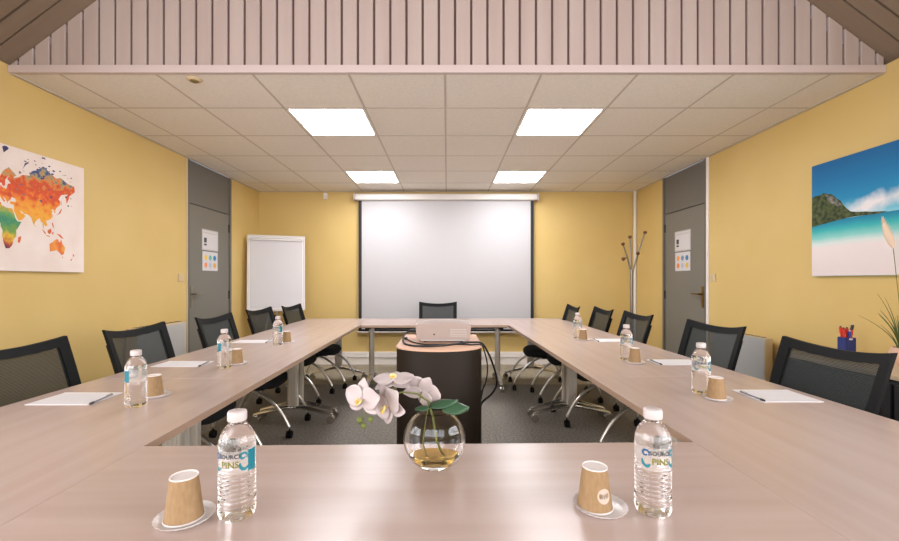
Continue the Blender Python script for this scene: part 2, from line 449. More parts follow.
# ------------------------------------------------------------------ chairs, facing +x
def back_pt(u, v, off=0):
    """u -1..1 across, v 0..1 up"""
    w = .246+.006*v
    zt = .925-.028*(1-u*u)
    z = .50+(zt-.50)*v
    x = -.262-.123*v**1.15-.03*(1-u*u)+off
    return Vector((x, u*w, z))
def surf(m, us, vs, off, thick):
    f = [[m.b.verts.new(back_pt(u, v, off)) for v in vs] for u in us]
    g = [[m.b.verts.new(back_pt(u, v, off-thick)) for v in vs] for u in us]
    nu, nv = len(us), len(vs)
    return f, g, nu, nv
def make_chair():
    t = thing('conference_chair', '', 'chair')
    m = MB()
    # padded seat: superellipse outline, domed
    N = 40; rings = []
    for (k, z) in ((.0, .405), (.8, .405), (.93, .412), (.99, .43), (1, .448), (.985, .464), (.93, .477), (.8, .484), (0, .486)):
        rings.append((k, z))
    vs = []
    for k, z in rings:
        if k == 0: vs.append([m.b.verts.new((-.04, 0, z-.043))]); continue
        r = []
        for i in range(N):
            a = 2*PI*i/N; c, s_ = math.cos(a), math.sin(a)
            px = math.copysign(abs(c)**.55, c)*.205*k; py = math.copysign(abs(s_)**.55, s_)*.226*k
            dz = -.018*max(0, px/.205)**3 + .008*(py/.24)**2 - .043
            r.append(m.b.verts.new((px-.04, py, z+dz)))
        vs.append(r)
    for a, b in zip(vs, vs[1:]):
        for i in range(N):
            j = (i+1) % N
            if len(a) == 1: m.b.faces.new((a[0], b[j], b[i]))
            elif len(b) == 1: m.b.faces.new((a[i], a[j], b[0]))
            else: m.b.faces.new((a[i], a[j], b[j], b[i]))
    seat = m.build('seat', M['fabric'], t, 60)
    m = MB(); m.box((-.04, 0, .368), (.28, .42, .012), .004); m.box((-.03, 0, .358), (.07, .43, .02), .004); m.build('seat_pan', M['black'], seat)
    # backrest frame: band round the net
    us = [-1, -.93, -.82]+[-.82+1.64*i/10 for i in range(1, 10)]+[.82, .93, 1]
    vv = [0, .05, .11]+[.11+.79*i/8 for i in range(1, 8)]+[.90, .97, 1]
    m = MB(); f, g, nu, nv = surf(m, us, vv, 0, .018)
    def inside(i, j): return 2 <= i < nu-3 and 2 <= j < nv-3
    cells = {(i, j) for i in range(nu-1) for j in range(nv-1) if not inside(i, j)}
    for (i, j) in cells:
        m.b.faces.new((f[i][j], f[i+1][j], f[i+1][j+1], f[i][j+1]))
        m.b.faces.new((g[i][j], g[i][j+1], g[i+1][j+1], g[i+1][j]))
        for (di, dj, a, b) in ((-1, 0, (0, 0), (0, 1)), (1, 0, (1, 0), (1, 1)), (0, -1, (0, 0), (1, 0)), (0, 1, (0, 1), (1, 1))):
            if (i+di, j+dj) not in cells:
                p, q = (i+a[0], j+a[1]), (i+b[0], j+b[1])
                m.b.faces.new((f[p[0]][p[1]], f[q[0]][q[1]], g[q[0]][q[1]], g[p[0]][p[1]]))
    for v in [v for v in m.b.verts if not v.link_faces]: m.b.verts.remove(v)
    fr = m.build('backrest_frame', M['black'], t, 50)
    m = MB()
    us2 = [-.85+1.7*i/12 for i in range(13)]; vs2 = [.09+.83*i/8 for i in range(9)]
    f = [[m.b.verts.new(back_pt(u, v, -.008)) for v in vs2] for u in us2]
    for i in range(12):
        for j in range(8): m.b.faces.new((f[i][j], f[i+1][j], f[i+1][j+1], f[i][j+1]))
    m.build('net', M['net'], fr, 60)
    for s in (-1, 1):
        m = MB()
        m.tube([(-.12, s*.2, .362), (-.22, s*.21, .37), (-.275, s*.216, .42)]+[back_pt(s*.90, v, -.028) for v in (.08, .3, .55, .8)], .009, 10)
        m.build('back_upright', M['gloss_black'], t)
    for s in (-1, 1):
        for d in (1, -1):
            ex = .30 if d > 0 else -.29; x0 = .0 if d > 0 else -.06; xm = .20 if d > 0 else -.22
            pts = arc(12, lambda q: ((1-q)**2*x0+2*q*(1-q)*xm+q*q*ex, s*(.19+.012*q), (1-q)**2*.362+2*q*(1-q)*.30+q*q*.085))
            m = MB(); m.tube(pts, .0115, 10); leg = m.build('leg', M['chrome'], t)
            m = MB(); caster(m, ex, s*.202, .028, .020); m.build('caster', M['black'], leg)
    return t
proto = make_chair()
chairs = [
 (-1.53, 1.87, -0.5, 'black mesh chair under the world map canvas, wall visible through its back'),
 (-1.535, 2.62, 0, 'black mesh chair in front of the pale flat wall heater'),
 (-1.50, 3.43, -1, 'black mesh chair right in front of the door beside the flip chart'),
 (-1.53, 4.30, -3, 'black mesh chair below the flip chart edge nearer the grey door'),
 (-1.425, 4.91, -3, 'black mesh chair below the flip chart edge nearer the projection screen'),
 (1.31, 1.845, 183, 'large black mesh chair in front of the blue pen cup and low cabinet'),
 (1.388, 2.76, 187, 'black mesh chair beside the grey bow-fronted wall heater'),
 (1.278, 3.68, 182, 'black mesh chair between the coat stand and the door with white jamb'),
 (1.215, 4.34, 180, 'black mesh chair just below the coat stand in the corner'),
 (1.045, 4.82, 178, 'black mesh chair between the coat stand and the projection screen'),
 (-.12, 5.245, -90, 'black mesh chair at the far end, alone in front of the screen')]
for i, (x, y, a, lb) in enumerate(chairs):
    o = proto if i == 0 else copy_tree(proto)
    o.location = (x, y, 0); o.rotation_euler = (0, 0, math.radians(a)); o['label'] = lb; o['group'] = 'black mesh conference chairs'

# ------------------------------------------------------------------ water bottles
def make_bottle():
    t = thing('water_bottle', '', 'bottle')
    R = .0345
    pr = [(0, .004), (.012, .003), (.022, .0), (.028, .0), (.0325, .004), (.0345, .012)]
    z = .016
    while z < .082:
        pr += [(.0345, z), (.0345, z+.004), (.0330, z+.0058), (.0330, z+.0068)]; z += .0088
    pr += [(.0345, .0845), (.0345, .0865), (.0338, .088), (.0338, .139), (.0345, .1405), (.0342, .147), (.0325, .156), (.0285, .167), (.0225, .176), (.0165, .182), (.0135, .186), (.0135, .198), (0, .198)]
    m = MB(); m.lathe(pr, 40); m.build('bottle_body', M['pet'], t, 40)
    m = MB(); m.lathe([(0, .1985), (.0142, .1985), (.0142, .1885), (.0172, .1885), (.0178, .190), (.0178, .2035), (.0168, .2068), (.013, .2082), (0, .2085)], 36, ripple=lambda a, z: .012*math.cos(a*36) if .1895 < z < .2045 else 0)
    m.build('cap', M['cap'], t, 60)
    r0 = .0343
    def wrap(x, z, k=0): return Vector(((r0+k)*math.sin(x/r0), -(r0+k)*math.cos(x/r0), z))
    m = MB(); n = 40
    for k in (0, 1):
        pass
    lo = [m.b.verts.new(wrap(2*PI*r0*i/n, .0935)) for i in range(n)]; hi = [m.b.verts.new(wrap(2*PI*r0*i/n, .1385)) for i in range(n)]
    for i in range(n): m.b.faces.new((lo[i], lo[(i+1) % n], hi[(i+1) % n], hi[i]))
    lab = m.build('label_film', M['film'], t, 60)
    def printed(name, me, x0, z0, mt, k=.0004):
        for v in me.vertices: v.co = wrap(v.co.x+x0, v.co.y+z0, k)
        return link(name, me, mt, lab, 0)
    printed('lettering', text_mesh('SOURCE', .0112, .00035), .003, .1245, M['greyprint'])
    printed('lettering', text_mesh('PINS', .0168, .0004), .003, .107, M['olive'])
    # swirl emblem: ring with a tail, beside the words on both sides
    def strip(pts, w):
        mm = MB(); P = [Vector((a, b, 0)) for a, b in pts]; L = []
        for i, p in enumerate(P):
            d = (P[min(i+1, len(P)-1)]-P[max(i-1, 0)]).normalized(); q = Vector((-d.y, d.x, 0))
            ww = w*(1-.6*abs(2*i/(len(P)-1)-1)**2)
            L.append((mm.b.verts.new(p+q*ww), mm.b.verts.new(p-q*ww)))
        for a, b in zip(L, L[1:]): mm.b.faces.new((a[0], a[1], b[1], b[0]))
        me = bpy.data.meshes.new('emblem'); mm.b.to_mesh(me); mm.b.free(); return me
    def spiral(): return [(.0074*(1-.55*q)*math.cos(-.6+q*6.6), .0074*(1-.55*q)*math.sin(-.6+q*6.6)) for q in [i/26 for i in range(27)]]
    def tail(): return [(.0072*math.cos(PI*.9+q*PI*1.05)+.001, -.0105+.0085*math.sin(PI*.8+q*PI*1.1)) for q in [i/14 for i in range(15)]]
    for x0 in (-.0255, .0275):
        printed('emblem', strip(spiral(), .0022), x0, .127, M['navy'] if x0 < 0 else M['teal'])
        printed('emblem', strip(tail(), .003), x0, .1205, M['teal'])
    mm = MB(); n = 8
    q = [(mm.b.verts.new((.0365+.020*i/n, .095, 0)), mm.b.verts.new((.0365+.020*i/n, .1365, 0))) for i in range(n+1)]
    for a, b in zip(q, q[1:]): mm.b.faces.new((a[0], b[0], b[1], a[1]))
    me = bpy.data.meshes.new('panel'); mm.b.to_mesh(me); mm.b.free()
    printed('colour_panel', me, 0, 0, M['teal'])
    return t
pb = make_bottle()
bottles = [(-.417, .839, 44, 'large foreground water bottle with teal label panel facing the vase'),
 (.416, .853, 92, 'large foreground water bottle beside the cup with a round sticker'),
 (-1.157, 1.57, -58, 'nearest water bottle on the world map side table row, beside a notepad'),
 (-1.19, 2.256, -48, 'second water bottle along the world map side table row'),
 (-1.23, 3.07, 35, 'small far water bottle on the table in front of the flip chart'),
 (1.056, 1.754, 84, 'water bottle in front of the chair beside the grey bow-fronted heater'),
 (1.056, 2.485, 76, 'second water bottle along the beach picture side table row'),
 (1.057, 3.412, 78, 'farthest water bottle on the beach picture side table row')]
for i, (x, y, ph, lb) in enumerate(bottles):
    o = pb if i == 0 else copy_tree(pb)
    o.location = (x, y, TH+.0003); o.rotation_euler = (0, 0, math.atan2(-x, y)+math.radians(ph-72)); o['label'] = lb; o['group'] = 'water bottles on the tables'

# ------------------------------------------------------------------ upturned paper cups on coasters
def make_cup():
    t = thing('paper_cup', '', 'cup')
    m = MB(); m.lathe([(.0335, .002), (.0345, .003), (.0248, .083), (.0242, .083), (.0330, .003), (.0335, .002)], 40); m.build('cup_wall', M['kraft'], t, 50)
    m = MB(); m.lathe([(.0362, .002), (.0366, .0035), (.0352, .0055), (.0346, .004), (.0346, .002), (.0362, .002)], 40); m.build('rim', M['cupwhite'], t, 60)
    m = MB(); m.lathe([(0, .0825), (.0232, .0825), (.0236, .0845), (.0247, .0852), (.0253, .0828), (.0241, .0825), (.0241, .076), (0, .076)], 40); m.build('cup_base', M['cupwhite'], t, 40)
    return t
def make_coaster():
    m = MB()
    m.lathe([(0, .0), (.042, .0), (.047, .002), (.053, .007), (.0535, .0082), (.0525, .0082), (.0465, .0034), (.0415, .0016), (0, .0016)], 96,
            ripple=lambda a, z: .014*math.cos(a*24) if z > .0019 else 0)
    return m.build('coaster', M['coaster'], None, 60)
cups = [(-.5145, .826, .002, 0, 'large foreground paper cup without sticker, turned upside down'),
 (.304, .868, .010, -.002, 'large foreground paper cup with a round pale sticker'),
 (-1.184, 1.706, .008, 0, 'upturned paper cup by the nearest bottle on the world map side'),
 (-1.18, 2.37, .008, 0, 'upturned paper cup by the second bottle on the world map side'),
 (-1.21, 3.19, .008, 0, 'farthest upturned paper cup on the world map side'),
 (1.064, 1.668, .002, -.005, 'upturned paper cup by the nearest bottle on the beach picture side'),
 (1.068, 2.40, .002, -.005, 'upturned paper cup by the second bottle on the beach picture side'),
 (1.073, 3.328, .002, -.005, 'farthest upturned paper cup on the beach picture side')]
pc = make_cup(); pk = make_coaster()
for i, (x, y, dx, dy, lb) in enumerate(cups):
    o = pc if i == 0 else copy_tree(pc)
    o.location = (x, y, TH+.0003); o['label'] = lb; o['group'] = 'upturned paper cups'
    k = pk if i == 0 else pk.copy()
    if i: COL.objects.link(k)
    k.location = (x+dx, y+dy, TH+.0003)
    tag(k, 'clear scalloped coaster under the '+lb.replace('upturned ', '').replace(', turned upside down', '').replace('a round', 'round'), 'coaster', 'coasters under the cups')
    if i == 1: sticker_cup = o
    if i == 0: stamp_cup = o
def cone_patch(a0, z0, rad, name, mt, parent, k=.0005, parts=None):
    """flat shape wrapped on the cup's cone; a0 = direction on the cup"""
    m = MB(); pts = parts or [(rad*math.cos(2*PI*i/24), rad*math.sin(2*PI*i/24)) for i in range(24)]
    def wrapc(p):
        z = z0+p[1]; r = .0345-(z-.003)*(.0097/.080)+k; a = a0+p[0]/r
        return (r*math.sin(a), -r*math.cos(a), z)
    c = m.b.verts.new(wrapc((sum(p[0] for p in pts)/len(pts), sum(p[1] for p in pts)/len(pts)))); vs = [m.b.verts.new(wrapc(p)) for p in pts]
    for i in range(len(vs)): m.b.faces.new((c, vs[i], vs[(i+1) % len(vs)]))
    return m.build(name, mt, parent, 60)
st = cone_patch(-.34+.62, .036, .0145, 'sticker', M['sticker'], sticker_cup)
for q in range(3):
    cone_patch(-.34+.62, .036, 0, 'print', M['greyprint2'], st, .0013, [(-.007+.005*q, -.003), (-.004+.005*q, -.005), (-.002+.005*q, .003), (-.005+.005*q, .005)])

# ------------------------------------------------------------------ notepads and pens
pads = [(-1.462, 1.665, 0, .24, .17, 1, 'white notepad below the world map, nearest on that table row'),
 (-1.475, 2.36, 0, .26, .155, 1, 'white notepad by the second bottle on the world map side'),
 (-1.49, 3.235, 0, .26, .15, 1, 'farthest white notepad on the world map side'),
 (1.328, 1.706, 0, .235, .175, -1, 'white notepad in front of the chair below the blue pen cup'),
 (1.30, 2.41, 0, .25, .15, -1, 'white notepad by the second bottle on the beach picture side'),
 (1.265, 3.30, 0, .23, .15, -1, 'farthest white notepad on the beach picture side')]
for i, (x, y, a, w, d, side, lb) in enumerate(pads):
    t = thing('notepad', lb, 'notepad', (x, y, TH+.0002), 0, 'white notepads on the tables')
    m = MB(); sk = -.06*side if False else 0
    m.box((0, 0, .0012), (w, d, .0024)); m.build('sheets', M['paper'], t, 0)
    m = MB(); m.box((0, d/2-.006, .0027), (w, .012, .0006)); m.build('binding', M['boardframe'], t, 0)
    px = x+(w/2-.004 if side > 0 else -(w/2-.006))
    pen = thing('pen', 'dark pen on the '+lb.replace(', nearest on that table row', ''), 'pen', (px, y-.01, TH+.0022), math.radians(9 if side > 0 else 0), 'pens on the notepads')
    m = MB(); m.cyl((0, -.06, .0045), (0, .055, .0045), .0030, 10); m.build('barrel', M['silverpen'], pen)
    m = MB(); m.tube([(0, -.083, .0045), (0, -.078, .0045), (0, -.06, .0045)], [.002, .0042, .0044], 10); m.build('tip', M['ink'], pen)
    m = MB(); m.box((0, .03, .0096), (.003, .04, .0016), .0005); m.box((0, .048, .0088), (.003, .004, .003)); m.build('clip', M['steel'], pen)

# ------------------------------------------------------------------ lectern pedestal, projector and cables
PZ = .83; PX = -.045
def ped_outline(k=0):
    w = .243+k; pts = [(-w, 2.92+k)]
    for i in range(25):
        a = PI+PI*i/24
        pts.append((w*math.cos(a), 2.42+(.175+k)*math.sin(a)))
    pts.append((w, 2.92+k)); return pts
t = thing('pedestal', 'dark brown bow-fronted pedestal with peach wooden top in the middle of the room', 'pedestal', (PX, 0, 0))
m = MB(); m.prism(ped_outline(), 'z', .01, PZ-.008); m.build('body', M['pedestal'], t, 30)
m = MB(); m.prism(ped_outline(.002), 'z', PZ-.0075, PZ); m.build('top', M['pedtop'], t, 30)
m = MB(); m.prism(ped_outline(-.02), 'z', 0, .0098); m.build('plinth', M['black'], t, 30)
t = thing('projector', 'pale projector box on the dark pedestal in front of the far table', 'projector', (-.022, 2.66, PZ+.0005), 0)
m = MB()
prof = []
for i in range(13):
    q = -1+2*i/12; prof.append((q*.168, .108+.011*(1-q*q)))
m.prism([(-.158, .018), (.158, .018)]+[(a, b) for a, b in reversed(prof)], 'y', -.135, .135)
es = [e for e in m.b.edges]
bmesh.ops.bevel(m.b, geom=es, offset=.002, segments=2, affect='EDGES')
sh = m.build('shell', M['projector'], t, 40)
m = MB(); m.box((0, -.01, .012), (.28, .2, .012), .004); m.build('underside', M['boardframe'], t)
for sx in (-1, 1):
    for sy in (-1, 1):
        m = MB(); m.cyl((sx*.11, sy*.09, .0), (sx*.11, sy*.09, .01), .012, 14); m.build('foot', M['black'], t)
m = MB(); m.cyl((-.055, -.1358, .05), (-.055, -.1372, .05), .005, 14); m.build('button', M['lens'], t)
m = MB()
for z in (.04, .05, .06, .07, .08): m.box((.09, -.1355, z), (.10, .002, .002))
m.build('vent', M['clamp'], t, 0)
m = MB(); m.cyl((.0, .134, .062), (.0, .152, .062), .036, 24); m.build('lens', M['lens'], t)

def cable(name, lb, pts, r):
    cu = [Vector(p) for p in pts]; out = []
    n = len(cu)
    for i in range(n-1):
        p0, p1, p2, p3 = cu[max(i-1, 0)], cu[i], cu[i+1], cu[min(i+2, n-1)]
        for k in range(8):
            q = k/8
            out.append(.5*((2*p1)+(p2-p0)*q+(2*p0-5*p1+4*p2-p3)*q*q+(3*p1-p0-3*p2+p3)*q**3))
    out.append(cu[-1])
    m = MB(); m.tube(out, r, 8); return m
cz = PZ+.0065
t = thing('projector_cable', 'thick black cable looping off the pedestal and down to the floor', 'cable')
m = cable('', '', [(-.222, 2.715, PZ+.05), (-.245, 2.71, PZ+.047), (-.268, 2.62, PZ+.03), (-.245, 2.45, cz), (-.15, 2.36, cz), (-.02, 2.39, cz), (.08, 2.47, cz), (.15, 2.49, cz+.002), (.205, 2.47, cz-.003), (.245, 2.47, .77), (.285, 2.50, .665), (.297, 2.52, .585), (.272, 2.55, .52), (.222, 2.62, .45), (.212, 2.72, .37), (.215, 2.88, .25), (.22, 2.98, .1), (.24, 3.06, .008)], .0062)
m.build('cord', M['cable'], t)
m = MB(); m.box((-.2165, 2.715, PZ+.05), (.05, .028, .02), .004); m.build('plug', M['cable'], t)
t = thing('power_cord', 'thin black cord lying across the pedestal top under the thick cable', 'cable')
m = cable('', '', [(-.255, 2.66, PZ+.0045), (-.235, 2.60, PZ+.0045), (-.20, 2.52, PZ+.0045), (-.13, 2.44, PZ+.0045), (-.03, 2.43, PZ+.0045), (.06, 2.44, PZ+.0045), (.14, 2.42, PZ+.0045), (.195, 2.415, PZ+.004), (.217, 2.43, .79), (.236, 2.46, .70), (.230, 2.49, .61), (.212, 2.56, .52), (.207, 2.7, .33), (.209, 2.88, .13), (.23, 2.97, .02), (.3, 3.1, .006)], .0042)
m.build('cord', M['cable'], t)
m = MB(); m.box((-.262, 2.675, PZ+.007), (.022, .04, .013), .003); m.build('plug', M['cable'], t)

# ------------------------------------------------------------------ vase, water and orchid
VX, VY = -.031, 1.044
t = thing('glass_vase', 'flattened round clear glass vase with white orchids on the front table', 'vase', (VX, VY, TH+.0003))
H = .146
def vprof(off):
    pts = []
    for i in range(33):
        a = -PI/2+.40+(PI-.40-.56)*i/32
        r = (.0765-off)*math.cos(a); z = .0735+(.0765-off)*math.sin(a)
        pts.append((r, z))
    return pts
outer = [(0, .0), (.026, .0), (.0285, .0015)]+[p for p in vprof(0) if p[1] > .004]
zt = outer[-1][1]
inner = [p for p in vprof(.0028) if p[1] > .014]
inner[-1] = (outer[-1][0]-.0026, zt-.0003)
prof = outer+[(outer[-1][0]-.0013, zt+.0012)]+list(reversed(inner))+[(0, .0125)]
m = MB(); m.lathe(prof, 64, sy=.62); m.build('glass_body', M['glass'], t, 60)
wl = .036
wi = [p for p in vprof(.0033) if .0145 < p[1] < wl]
m = MB(); m.lathe([(0, .0132)]+wi+[(wi[-1][0]+.002, wl), (0, wl)], 64, sy=.617)
w = m.build('water', M['amber'], None, 40); w.location = (VX, VY, TH+.0003); tag(w, 'amber tinted water in the bottom of the glass vase', 'water')

t = thing('orchid', 'white orchid spray with yellow centres leaning left out of the glass vase', 'flower', (0, 0, 0))
t.location = (VX, VY, TH+.016)
O = Vector(t.location)
def petal(m, base, d, n, L, W, cup=.15, droop=.1, tip=.9):
    d = d.normalized(); n = (n-d*n.dot(d)).normalized(); s = d.cross(n)
    NU, NV = 10, 8; V = []
    for i in range(NU+1):
        q = i/NU; w = W*max(.1, math.sin(PI*min(1, (q*.965+.03))**tip))**.55
        row = []
        for j in range(NV+1):
            e = -1+2*j/NV
            p = base+d*(L*q*(1-.06*e*e))+s*(w*e*.5)+n*(L*(cup*(e*e)*.5*q-droop*q*q+.03*math.sin(7*q+3*e)*.35))
            row.append(m.b.verts.new(p))
        V.append(row)
    for i in range(NU):
        for j in range(NV): m.b.faces.new((V[i][j], V[i+1][j], V[i+1][j+1], V[i][j+1]))
def blossom(c, face, up, size):
    c = Vector(c)-O; f = Vector(face).normalized(); u = Vector(up); u = (u-f*u.dot(f)).normalized(); r = u.cross(f)
    m = MB()
    def dr(a): return u*math.cos(a)+r*math.sin(a)
    for a in (0, 2.2, -2.2): petal(m, c-f*.003, dr(a), f, size*.5, size*.36, .1, .06)
    for a in (1.35, -1.35): petal(m, c+f*.001, dr(a), f, size*.52, size*.56, .18, .04, .8)
    ob = m.build('blossom', M['petal'], t, 80)
    sm = ob.modifiers.new('thick', 'SOLIDIFY'); sm.thickness = .0009
    m = MB()
    petal(m, c+f*.004, -u+f*.9, f, size*.2, size*.16, .6, -.2); petal(m, c+f*.004, dr(2.0)+f*.8, f, size*.15, size*.1, .5, -.2); petal(m, c+f*.004, dr(-2.0)+f*.8, f, size*.15, size*.1, .5, -.2)
    l = m.build('lip', M['lip'], ob, 80); sm = l.modifiers.new('thick', 'SOLIDIFY'); sm.thickness = .0012
    m = MB(); m.tube([c-f*.002, c+f*.006, c+f*.011], [.004, .0035, .002], 8); m.build('column', M['petal'], ob)
    m = MB(); m.tube([c-f*.004, c-f*.012-Vector((0, 0, .004)), c-f*.022-Vector((0, 0, .012))], .0016, 6); m.build('stalk', M['stem'], ob)
blossom((-.198, .985, .925), (-.45, -.85, .0), (.05, 0, 1), .098)
blossom((-.140, 1.0, .905), (-.66, -.66, -.1), (-.45, .3, .9), .112)
blossom((-.134, 1.06, .951), (-.05, -.28, .95), (0, 1, .3), .104)
blossom((-.064, 1.075, .919), (.2, .9, .25), (.45, -.1, .8), .098)
m = MB(); m.tube([Vector(p)-O for p in [(-.006, 1.052, .756), (-.025, 1.052, .80), (-.035, 1.053, .86), (-.048, 1.055, .90), (-.075, 1.058, .917), (-.11, 1.045, .925), (-.15, 1.03, .921), (-.18, 1.015, .905), (-.196, 1.008, .885), (-.199, 1.003, .868)]], [.0028, .0028, .0026, .0025, .0023, .0021, .002, .0018, .0016, .0013], 8); m.build('stem', M['stem'], t)
m = MB(); m.tube([Vector(p)-O for p in [(-.048, 1.045, .757), (-.060, 1.045, .80), (-.052, 1.05, .86), (-.043, 1.052, .90)]], .0014, 6); m.build('stem', M['stem'], t)
for p, s in (((-.207, 1.0, .871), .0085), ((-.181, 1.0, .873), .0075), ((-.197, .998, .858), .0075)):
    p = Vector(p)-O
    m = MB(); m.lathe([(0, -s), (.55*s, -.8*s), (.9*s, -.25*s), (.8*s, .4*s), (.4*s, .85*s), (0, s*1.1)], 14, p); m.build('bud', M['bud'], t, 80)
for b, e, n, L, W in (((-.045, 1.05, .889), (1, .05, .30), (-.2, -.6, 1), .075, .030), ((-.012, 1.045, .884), (1, .0, .12), (-.1, -.75, .7), .068, .036), ((-.045, 1.04, .888), (-1, -.2, .1), (.1, -.5, 1), .035, .02)):
    m = MB(); petal(m, Vector(b)-O, Vector(e), Vector(n), L, W, -.25, .12)
    l = m.build('leaf', M['leaf'], t, 80); sm = l.modifiers.new('thick', 'SOLIDIFY'); sm.thickness = .0012

# ------------------------------------------------------------------ flip chart
a = math.atan2(5.80-5.54, -1.955+2.625)
t = thing('flip_chart', 'white flip chart easel standing in the back left corner', 'flip chart', (-2.29, 5.67, 0), a)
tilt = Matrix.Rotation(math.radians(-4), 3, 'X')
def tl(x, y, z): return Vector((x, 0, 0)) + Vector((0, 0, .8)) + tilt @ Vector((0, y, z-.8))
m = MB(); m.box(tl(0, 0, 1.31), (.70, .016, 1.0), .004, rot=tilt); pn = m.build('board', M['board'], t)
m = MB()
for s in (-1, 1): m.box(tl(s*.352, -.002, 1.31), (.024, .03, 1.02), .006, rot=tilt)
m.box(tl(0, -.002, .812), (.72, .03, .024), .006, rot=tilt); m.box(tl(0, -.002, 1.808), (.72, .03, .024), .006, rot=tilt)
m.build('frame', M['boardframe'], t)
m = MB(); m.box(tl(0, -.014, 1.30), (.655, .006, .93), rot=tilt); m.build('paper_pad', M['paper'], t, 0)
m = MB(); m.box(tl(0, -.026, 1.762), (.66, .022, .04), .006, rot=tilt); m.box(tl(.31, -.039, 1.75), (.05, .004, .02), .001, rot=tilt); m.build('clamp_bar', M['clamp'], t)
m = MB(); m.box(tl(0, -.045, .80), (.66, .07, .012), .004, rot=tilt); m.box(tl(0, -.078, .81), (.66, .006, .03), .002, rot=tilt); m.build('pen_tray', M['boardframe'], t)
for p in ((-.26, -.14), (.26, -.14), (0, .32)):
    top = Vector((p[0]*.15, .065, .98)) 
    m = MB(); m.tube([top, (p[0], p[1], .03)], .013, 10); lg = m.build('leg', M['boardframe'], t)
    m = MB(); m.cyl((p[0], p[1], .0), (p[0], p[1], .035), .018, 12); m.build('rubber_foot', M['black'], lg)
m = MB(); m.box((-.03, -.02, .70), (.05, .05, .09), .01); m.build('hub', M['black'], t)
m = MB(); m.cyl((-.03, -.05, .68), (-.03, -.085, .68), .03, 16); m.build('hub_knob', M['cap'], t)

# ------------------------------------------------------------------ coat stand
t = thing('coat_stand', 'thin grey metal coat stand with brown knobs in the back right corner', 'coat stand', (2.31, 5.28, 0))
m = MB(); m.lathe([(0, .0), (.19, .0), (.19, .012), (.17, .02), (.03, .03), (.02, .06), (0, .06)], 36); m.build('base', M['standmetal'], t)
m = MB(); m.cyl((0, 0, .05), (0, 0, 1.34), .021, 16); m.build('pole', M['standmetal'], t)
def br(pts, knob=True):
    m = MB(); m.tube(pts, .0095, 10); b = m.build('branch', M['standmetal'], t)
    if knob:
        e = Vector(pts[-1]); d = (e-Vector(pts[-2])).normalized()
        m = MB(); m.tube([e-d*.012, e+d*.0, e+d*.014, e+d*.024], [.014, .022, .024, .012], 12); m.build('knob', M['knob'], b)
br([(-.008, 0, 1.24), (-.015, 0, 1.33), (-.06, -.01, 1.50), (-.115, -.02, 1.655)])
br([(0, .008, 1.24), (-.003, .01, 1.4), (-.01, .01, 1.6), (-.012, .02, 1.745)])
br([(.008, 0, 1.24), (.02, 0, 1.34), (.09, 0, 1.58), (.165, 0, 1.80)])
br([(.0, -.008, 1.24), (.02, -.01, 1.36), (.05, -.02, 1.46), (.055, -.05, 1.535)])
br([(-.06, -.01, 1.49), (-.09, -.02, 1.485), (-.11, -.025, 1.475)])

# ------------------------------------------------------------------ wall heaters
t = thing('wall_heater', 'grey bow-fronted electric heater on the right wall beside the chair', 'heater', (XW, 3.80, 0))
m = MB(); m.box((-.077, 0, .43), (.064, .70, .60), .006); m.build('casing', M['heateredge'], t)
m = MB()
pl = [(-.1095, -.345), (-.1095, .345)]+[(-.112-.028*(1-(q/1)**4), -q*.345) for q in [-1+2*i/14 for i in range(15)]]
m.prism(pl, 'z', .14, .728); m.build('front_panel', M['heater'], t, 30)
m = MB()
for k in range(8): m.box((-.075, -.28+k*.08, .731), (.035, .05, .003))
m.build('outlet_grille', M['hinge'], t, 0)
for s in (-1, 1):
    m = MB(); m.box((-.024, s*.25, .5), (.044, .04, .3)); m.build('wall_bracket', M['hinge'], t, 0)
t = thing('wall_heater', 'pale grey flat electric heater on the left wall before the door', 'heater', (-XW, 3.88, 0))
m = MB(); m.box((.06, 0, .48), (.085, .70, .64), .008); m.build('casing', M['heateredge'], t)
m = MB(); m.box((.108, -.01, .48), (.012, .66, .61), .003); m.build('front_panel', M['heater2'], t)
m = MB()
for k in range(8): m.box((.06, -.28+k*.08, .801), (.04, .05, .003))
m.build('outlet_grille', M['hinge'], t, 0)
for s in (-1, 1):
    m = MB(); m.box((.0095, s*.25, .5), (.015, .04, .3)); m.build('wall_bracket', M['hinge'], t, 0)

# ------------------------------------------------------------------ low cabinet with pen cup and pampas grass
CZ = .73
t = thing('low_cabinet', 'dark low cabinet with pale top along the right wall behind the nearest chair', 'cabinet', (2.46, 2.10, 0))
m = MB(); m.box((0, 0, .37), (.46, 1.46, .66), .004); m.box((.01, 0, .02), (.42, 1.4, .04)); m.build('body', M['cabdark'], t)
m = MB(); m.box((-.003, 0, CZ-.012), (.472, 1.49, .024), .003); m.build('top', M['cabtop'], t)
for s in (-1, 1):
    m = MB(); m.box((-.238, s*.365, .37), (.016, .71, .63), .003); dd = m.build('door', M['cabdark'], t)
    m = MB(); m.box((-.255, s*.06, .5), (.014, .012, .12), .003); m.build('handle', M['steel'], dd)
t = thing('pen_cup', 'dark blue square pen cup on the low cabinet behind the nearest right chair', 'pen cup', (2.50, 2.64, CZ+.0003), 0)
m = MB(); s = .029; h = .118
for x_, y_, a_, b_ in ((-s, 0, .004, 2*s), (s, 0, .004, 2*s), (0, -s, 2*s, .004), (0, s, 2*s, .004)): m.box((x_, y_, h/2), (a_, b_, h))
m.box((0, 0, .003), (2*s, 2*s, .005)); m.build('cup_walls', M['bluecup'], t, 0)
m = MB(); m.box((-.003, -s-.0028, h*.93), (.022, .001, .01)); m.build('label_strip', M['paper'], t, 0)
